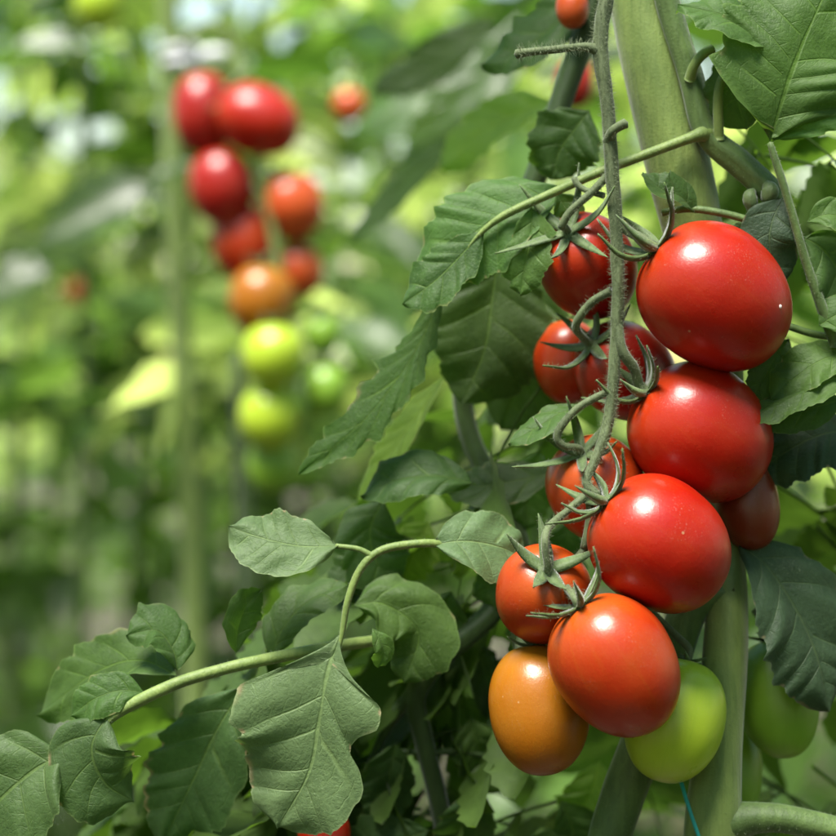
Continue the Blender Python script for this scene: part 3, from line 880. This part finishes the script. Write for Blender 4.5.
def compound(seed, L=.30):
    """rachis along +y, leaflets to both sides, drooping; returns verts, faces"""
    r = random.Random(seed)
    VV, FF, base = [], [], 0
    droop = r.uniform(.25, .8)

    def pos(s):
        return np.array([0.03 * math.sin(3 * s + seed), L * s, -droop * L * s * s * .8])
    items = []
    for s in (.28, .42, .56, .70, .84):
        for sg in (-1, 1):
            if r.random() < .06:
                continue
            big = 1.0 if r.random() > .3 else .5
            items.append((s + r.uniform(-.03, .03), sg * r.uniform(.9, 1.35), big * r.uniform(.26, .36) * L))
    items.append((1.0, r.uniform(-.15, .15), L * r.uniform(.34, .42)))
    for k, (s, an, ll) in enumerate(items):
        v, f = low_leaflet(ll, ll * r.uniform(.55, .75), seed * 37 + k)
        roll = r.uniform(-.7, .7)
        pit = r.uniform(-.6, .25)
        x, y, z = v[:, 0], v[:, 1], v[:, 2]
        x, z = x * math.cos(roll) - z * math.sin(roll), x * math.sin(roll) + z * math.cos(roll)
        y, z = y * math.cos(pit) - z * math.sin(pit), y * math.sin(pit) + z * math.cos(pit)
        x, y = x * math.cos(-an) - y * math.sin(-an), x * math.sin(-an) + y * math.cos(-an)
        VV.append(np.stack([x, y, z], 1) + pos(s))
        FF.append(f + base)
        base += len(v)
    # rachis as a thin four sided tube
    n = 8
    for i in range(n + 1):
        p = pos(i / n)
        w = .0010 * (1.1 - i / n)
        VV.append(np.array([p + (w, 0, w), p + (-w, 0, w), p + (-w, 0, -w), p + (w, 0, -w)]))
    for i in range(n):
        for j in range(4):
            k = (j + 1) % 4
            FF.append(np.array([[base + i * 4 + j, base + i * 4 + k, base + i * 4 + 4 + k, base + i * 4 + 4 + j]]))
    return np.concatenate(VV), np.concatenate(FF)


TPL = [compound(s) for s in range(1, 11)]


class Fol:
    def __init__(self):
        self.V, self.F, self.n = [], [], 0

    def leaf(self, p, yaw, pitch, size, roll=0.0, k=None):
        v, f = TPL[int(rng.integers(len(TPL))) if k is None else k]
        v = v * (size / .30)
        x, y, z = v[:, 0], v[:, 1], v[:, 2]
        x, z = x * math.cos(roll) - z * math.sin(roll), x * math.sin(roll) + z * math.cos(roll)
        y, z = y * math.cos(pitch) - z * math.sin(pitch), y * math.sin(pitch) + z * math.cos(pitch)
        x, y = x * math.cos(yaw) - y * math.sin(yaw), x * math.sin(yaw) + y * math.cos(yaw)
        self.V.append(np.stack([x, y, z], 1) + np.asarray(p))
        self.F.append(f + self.n)
        self.n += len(v)

    def build(self, name, mat, parent=None):
        if not self.V:
            return None
        return mk(name, np.concatenate(self.V), np.concatenate(self.F), mat, parent)


def whorl(fol, x, y, z0, z1, step=.085, size=(.26, .38), keep=1.0, skip=None):
    a = rng.random() * 6.28
    z = z0
    while z < z1:
        a += 2.4 + rng.normal() * .25
        z += step * rng.uniform(.7, 1.3)
        if rng.random() > keep:
            continue
        p = (x, y, z)
        if skip and skip(p, a):
            continue
        fol.leaf(p, a, rng.uniform(-.25, .45), rng.uniform(*size), rng.normal() * .25)


# filler leaves of the front plant, behind the truss
fol = Fol()
for (px, py, dz, yaw, pit, sz) in [
        (640, 330, 230, .9, -.2, .20), (560, 420, 250, 1.2, -.4, .20), (700, 450, 230, -.9, -.3, .22), (760, 330, 220, -1.1, -.2, .18),
        (800, 150, 160, -.8, .0, .20), (740, 150, 180, -.4, -.3, .18), (800, 520, 260, -1.0, -.5, .24), (560, 560, 230, 1.1, -.4, .22),
        (500, 500, 230, 1.2, -.3, .22), (470, 620, 240, 1.3, -.5, .24), (560, 700, 230, 1.0, -.5, .24), (640, 620, 220, -.4, -.6, .22),
        (480, 740, 220, 1.3, -.3, .20), (400, 760, 240, 1.5, -.4, .22), (560, 800, 220, 1.2, -.3, .20), (690, 760, 240, -.6, -.3, .22),
        (350, 690, 300, 1.3, -.4, .22), (330, 800, 240, 1.2, -.2, .18), (800, 260, 210, -.9, -.3, .20), (620, 250, 200, .3, -.4, .16),
        (700, 600, 210, -.3, -.5, .24), (820, 660, 240, -1.0, -.4, .22), (530, 480, 200, .8, -.6, .18), (430, 690, 200, 1.0, -.3, .20),
        (560, 380, 200, 1.4, -.8, .15), (600, 470, 190, 1.3, -.8, .16), (520, 540, 230, 1.5, -.7, .15), (470, 560, 250, 1.7, -.2, .14), (580, 640, 210, 1.4, -.7, .16),
        (500, 660, 220, 1.4, -.6, .15), (440, 720, 230, 1.5, -.5, .15), (540, 750, 230, 1.5, -.6, .15), (460, 790, 230, 1.3, -.2, .14), (380, 700, 240, 1.4, -.5, .14),
        (410, 820, 220, 1.2, .2, .14), (500, 830, 230, 1.2, .1, .15), (350, 840, 220, 1.0, .3, .14), (620, 820, 240, 1.0, .0, .15), (760, 780, 260, -1.0, -.4, .18), (830, 760, 280, -.8, -.3, .18),
        (800, 60, 150, -.6, -.2, .16), (830, 130, 140, -.9, -.5, .15), (770, 110, 160, -1.2, -.5, .13), (700, 90, 190, -1.4, -.6, .13), (790, 420, 170, -1.0, -.6, .16)]:
    fol.leaf(W(px, py, dz), yaw, pit, sz, rng.normal() * .3)
fol.build("foliage", FOL_NEAR, plant)
# upper growth of the front plant, above the picture, plus one leaf added to shade the fruit
fol = Fol()
topx = W(632, -160, 90)
whorl(fol, topx[0] + .02, topx[1] + .06, 1.52, 2.0, .08)
for (x, y, z, yaw, sz) in ((.16, .80, 1.72, 3.6, .26),):  # unseen leaf added in the sun's path for uneven light on the fruit
    fol.leaf((x, y, z), yaw, .15, sz)
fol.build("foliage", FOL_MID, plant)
stem("main_stem", [list(W(632, -158, 90)) + [.0135], [topx[0] - .02, topx[1] + .02, 1.75, .012], [topx[0], topx[1] + .03, 2.05, .006]], STEM_PALE, plant, 24, 14, world=True)

# ------------------------------------------------------------------ plants of the next rows
def row_plant(x, y, h, label, fmat, smat=STEM, r=.011, z0=.3, step=.085, keep=1.0, size=(.26, .38), group="blurred tomato plants of the rows behind", lean=0.0, skip=None, pale=.4):
    o = empty("tomato_plant", (x, y, 0))
    tag(o, label, "tomato plant", group)
    pts = [[x + lean * (z / h) + .012 * math.sin(z * 4 + x * 9), y + .012 * math.cos(z * 3 + y * 5), z, r * (1.05 - .4 * z / h)] for z in np.linspace(-.02, h, 9)]
    stem("main_stem", pts, smat, o, 50, 10, .03, .05, world=True)
    f, f2 = Fol(), Fol()
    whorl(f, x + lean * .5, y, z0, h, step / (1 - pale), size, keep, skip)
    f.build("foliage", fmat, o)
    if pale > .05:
        whorl(f2, x + lean * .5, y, 1.2, h, step / pale, size, keep, skip)  # sunlit-coloured leaves only high up, so the lower ones read as shaded
        f2.build("sunlit_foliage", FOL_SUNLIT, o)
    return o


def at(px, d):
    return (px - 418) * d * 36 / LENS / 836

# the plant with the ripening truss at the left
def clear_truss(p, a):
    # keep leaves from growing over the truss and the bare lower stem: those pointing at the camera
    return math.cos(a) < .55
bp = row_plant(at(182, 1.88), 1.88, 2.1, "blurred plant with a pale straight stem, a white clip and the ripening truss at left", FOL_MID, STEM_PALE, .0125, .4, .10, .8, group=None, skip=clear_truss, pale=.04)
bp2 = row_plant(at(246, 1.76), 1.76, 1.31, "blurred dark stem standing right behind the ripening truss at left", FOL_MID, STEM_DARK, .0095, .3, .12, .7, group=None, skip=clear_truss)

G2 = "blurred ripening tomatoes of the truss at left"
dT = depth(1.66)
BT = [((203, 114), 39, 29, M_RED2, (0, -1, .1), "blurred dark red tomato, top left of the truss behind"),
      ((258, 121), 40, 33, M_RED, (-.9, -.4, .1), "blurred bright red tomato lying sideways at top right of the truss behind"),
      ((222, 187), 36, 31, M_RED2, (-.1, -1, .1), "blurred deep red tomato third from the top of the truss behind"),
      ((245, 243), 36, 32, M_ORED, (-.1, -1, .1), "blurred brick red tomato above the orange one in the truss behind"),
      ((262, 301), 33, 31, M_ORNG, (.1, -1, .1), "blurred orange tomato between the red and green ones of the truss behind"),
      ((292, 206), 31, 30, M_BORED, (-.3, -1, .1), "blurred sunlit orange red tomato on the right side of the truss behind"),
      ((298, 271), 25, 24, M_BORED, (-.2, -1, .1), "small blurred reddish brown tomato at right in the truss behind"),
      ((273, 356), 30, 29, M_GRN, (0, -1, .1), "blurred light green tomato, upper of the green ones in the truss behind"),
      ((270, 417), 31, 29, M_GRN, (.05, -1, .1), "blurred light green tomato under the upper green one in the truss behind"),
      ((272, 466), 27, 24, M_DGRN, (0, -1, .1), "blurred dark green tomato at the bottom of the truss behind"),
      ((326, 390), 24, 21, M_DGRN, (0, -1, .1), "small blurred green tomato right of the green pair in the truss behind"),
      ((322, 335), 19, 17, M_DGRN, (0, -1, .1), "smallest blurred green tomato, right of the orange one in the truss behind")]
rach = [(228, 30), (240, 70), (252, 140), (266, 200), (278, 260), (288, 320), (294, 380), (290, 440)]
for i, ((px, py), a, b, m, ax, lab) in enumerate(BT):
    off = (20, -20, 10, 50, -20, 10, 40, -60, -20, 30, 10, 20)[i]
    yy = max(40, py - a - 4)
    k = min(range(len(rach)), key=lambda q: abs(rach[q][1] - yy))
    tomato((px, py, dT + off), ax, a * 1.08, b * 1.1, m, lab, G2, 60 + i, [(rach[k][0], rach[k][1], dT + 30, 2.6), ((rach[k][0] + px) / 2, (rach[k][1] + py - a) / 2 - 6, dT + 20, 3.2)], (26, 8), 5, (.1, .9), 0, detail=False)
stem("truss_stalk", [(184, 40, depth(1.87), 5), (205, 26, dT + 40, 5)] + [(p[0], p[1], dT + (30 if i < 2 else -30), 5.2 - .3 * i) for i, p in enumerate(rach)], STEM_PALE, bp, 40, 10)
# plastic clip round the pale stem
cv, cf = [], []
cc = W(184, 58, depth(1.88))
for q in range(2):
    V, F, UV, fr = tube_arrays([list(cc + np.array([math.cos(t) * .0175, math.sin(t) * .0175, q * .012 - .006])) + [.0042] for t in np.linspace(0, 6.1, 14)], 28, 8)
    cf += [tuple(x + len(cv) for x in f) for f in F]
    cv += list(V)
V, F, UV, fr = tube_arrays([list(cc + np.array([.015, -.008, 0])) + [.006], list(cc + np.array([.03, -.012, .002])) + [.007], list(cc + np.array([.042, -.010, .003])) + [.005]], 10, 8)
cf += [tuple(x + len(cv) for x in f) for f in F]
cv += list(V)
clip = mk("plant_clip", cv, cf, CLIP, None, origin=cc)
tag(clip, "white plastic ring clip round the pale blurred stem above the truss behind", "plant clip")

# loose fruit glimpsed in the background
tomato((99, 4, depth(1.9)), (0, -1, .1), 27, 26, M_GRN, "blurred green tomato at the top left edge of the picture", "tomatoes glimpsed far back", 91, [(104, -60, depth(1.95), 3), (101, -36, depth(1.92), 3)], (20, 5), 5, (.2, .8), 0, detail=False)
tomato((572, 9, 190), (0, -1, .1), 20, 17, M_BORED, "small orange tomato cut by the top edge, beside the hairy stalk", "tomatoes glimpsed far back", 92, [(586, -50, 196, 2.5), (576, -26, 192, 2.5)], (16, 4), 5, (.2, .8), 0, detail=False)
tomato((575, 84, depth(1.35)), (0, -1, .1), 25, 20, M_RED2, "blurred dark red tomato beside the hairy stalk near the top", "tomatoes glimpsed far back", 93, [(592, 20, depth(1.37), 2.5), (580, 48, depth(1.36), 2.5)], (16, 4), 5, (.2, .8), 0, detail=False)
tomato((349, 106, depth(1.95)), (0, -1, .1), 17, 17, M_BORED, "small pale orange blurred tomato right of the truss behind", "tomatoes glimpsed far back", 94, [(352, 60, depth(1.96), 2), (350, 80, depth(1.95), 2)], (12, 3), 5, (.2, .8), 0, detail=False)
tomato((78, 293, depth(2.6)), (0, -1, .1), 14, 13, M_BORED, "small pinkish blurred tomato low at the far left", "tomatoes glimpsed far back", 95, [(80, 250, depth(2.6), 2), (79, 272, depth(2.6), 2)], (12, 3), 5, (.2, .8), 0, detail=False)

# turquoise support twine below the green fruit
tw = stem("support_twine", [(664, 730, 62, 2.0), (678, 772, 40, 2.0), (688, 805, 14, 2.0), (702, 846, 8, 2.0)], TWINE, None, 16, 8, 0, .1)
tw2 = tw
tag(tw, "thin turquoise twine hanging out under the light green tomato", "twine")

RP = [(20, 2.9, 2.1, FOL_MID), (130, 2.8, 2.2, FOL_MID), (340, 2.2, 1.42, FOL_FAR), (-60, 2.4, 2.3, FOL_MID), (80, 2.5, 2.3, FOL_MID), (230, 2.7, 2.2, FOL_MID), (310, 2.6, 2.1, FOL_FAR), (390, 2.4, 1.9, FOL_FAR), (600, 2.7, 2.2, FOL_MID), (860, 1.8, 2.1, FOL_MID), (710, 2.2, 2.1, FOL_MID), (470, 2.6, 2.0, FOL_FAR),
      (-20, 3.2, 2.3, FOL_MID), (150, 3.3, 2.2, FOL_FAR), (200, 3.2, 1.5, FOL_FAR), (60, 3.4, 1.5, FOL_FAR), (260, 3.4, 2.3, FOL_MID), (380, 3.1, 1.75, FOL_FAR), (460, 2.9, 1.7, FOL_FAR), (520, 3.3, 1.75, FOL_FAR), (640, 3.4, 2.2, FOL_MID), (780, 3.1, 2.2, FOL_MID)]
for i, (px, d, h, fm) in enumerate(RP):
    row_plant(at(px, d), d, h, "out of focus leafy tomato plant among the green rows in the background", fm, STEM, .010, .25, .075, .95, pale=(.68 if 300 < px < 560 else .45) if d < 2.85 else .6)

# far rows: one mass of leaves
fol, fol2 = Fol(), Fol()
for row_y, h0, h1, gap in ((4.8, 1.35, 1.65, .34), (6.4, 1.35, 1.65, .36), (8.5, 1.35, 1.7, .4), (4.2, 1.3, 2.0, .5), (5.4, 1.3, 2.1, .5), (7.2, 1.3, 2.2, .55)):
    x = -row_y * .33
    while x < row_y * .33:
        h = rng.uniform(h0, h1)
        yy = row_y + rng.normal() * .12
        whorl(fol, x, yy, .1, h, .14, (.3, .46), .9)
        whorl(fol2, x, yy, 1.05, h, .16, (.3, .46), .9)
        x += gap * rng.uniform(.85, 1.2)
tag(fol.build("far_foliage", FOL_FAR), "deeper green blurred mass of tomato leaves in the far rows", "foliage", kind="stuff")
tag(fol2.build("far_foliage", FOL_SUNLIT), "pale yellow green sunlit blurred leaves in the far rows", "foliage", kind="stuff")
# unseen rows added left, right and behind the camera to block low sky light
fol = Fol()
for (x0, y0, x1, y1) in ((-1.5, -1.0, 1.5, -1.0), (-2.2, -1.8, 2.2, -1.8), (-1.05, -.6, -1.15, 1.4), (1.0, -.6, .95, 1.2), (-1.7, -.6, -1.8, 3), (1.6, -.6, 1.9, 3)):
    n = int(math.hypot(x1 - x0, y1 - y0) / .33)
    for q in range(n + 1):
        whorl(fol, x0 + (x1 - x0) * q / n + rng.normal() * .03, y0 + (y1 - y0) * q / n + rng.normal() * .03, .1, rng.uniform(2.5, 2.8), .10, (.3, .42), .9)
sf = fol.build("sky_screen_foliage", FOL_NEAR)
tag(sf, "green tomato foliage added unseen around the viewpoint to block low sky light", "foliage", kind="stuff")

# ------------------------------------------------------------------ ground
gm, nt = new_mat("soil")
g = N(nt)
out = g.add("ShaderNodeOutputMaterial")
tc = g.add("ShaderNodeTexCoord")
n1 = g.noise(14, 6, .65, tc.outputs["Object"])
c = g.mix(g.maprange(n1, .3, .7), (.10, .075, .05), (.05, .04, .028))
bs = g.add("ShaderNodeBsdfPrincipled")
g.link(c, bs.inputs["Base Color"])
bs.inputs["Roughness"].default_value = .95
b = g.add("ShaderNodeBump")
b.inputs["Distance"].default_value = .03
g.link(n1, b.inputs["Height"])
g.link(b.outputs[0], bs.inputs["Normal"])
g.link(bs.outputs[0], out.inputs[0])
gr = mk("ground", [(-600, -600, 0), (600, -600, 0), (600, 600, 0), (-600, 600, 0)], [(0, 1, 2, 3)], gm)
tag(gr, "brown soil under the tomato rows", None, None, "structure")

# ------------------------------------------------------------------ light
to_sun = norm([-.22, -.36, .90])
world = bpy.data.worlds.new("World")
SC.world = world
world.use_nodes = True
nt = world.node_tree
nt.nodes.clear()
sky = nt.nodes.new("ShaderNodeTexSky")
sky.sky_type = 'NISHITA'
sky.sun_disc = False
sky.sun_elevation = math.asin(to_sun[2])
sky.sun_rotation = math.atan2(to_sun[0], to_sun[1])
sky.dust_density = 0.0
sky.air_density = 2.0
sky.ozone_density = 2.0
bg = nt.nodes.new("ShaderNodeBackground")
bg.inputs[1].default_value = .085
wo = nt.nodes.new("ShaderNodeOutputWorld")
nt.links.new(sky.outputs[0], bg.inputs[0])
nt.links.new(bg.outputs[0], wo.inputs[0])
sl = bpy.data.lights.new("sun", 'SUN')
sl.energy = 5.0
sl.angle = math.radians(27)
sl.color = (1, .95, .87)
so = bpy.data.objects.new("sun", sl)
so.rotation_euler = Vector(-to_sun).to_track_quat('-Z', 'Y').to_euler()
so.location = (-2, -3, 6)
COL.objects.link(so)

# ------------------------------------------------------------------ camera
cam = bpy.data.cameras.new("camera")
cam.lens = LENS
cam.sensor_width = 36
cam.clip_start = .02
cam.clip_end = 3000
cam.dof.use_dof = True
cam.dof.focus_distance = FOCUS - 45 * U
cam.dof.aperture_fstop = 5.3
cam.dof.aperture_blades = 9
co = bpy.data.objects.new("camera", cam)
co.location = (0, 0, CAM_Z)
co.rotation_euler = (math.radians(90), 0, 0)
COL.objects.link(co)
SC.camera = co

SC.render.engine = 'CYCLES'
SC.cycles.use_denoising = True
SC.cycles.max_bounces = 8
SC.cycles.transmission_bounces = 4
SC.cycles.diffuse_bounces = 4
SC.view_settings.view_transform = 'Standard'
SC.view_settings.look = 'None'
SC.view_settings.exposure = 1.36
SC.view_settings.gamma = 1
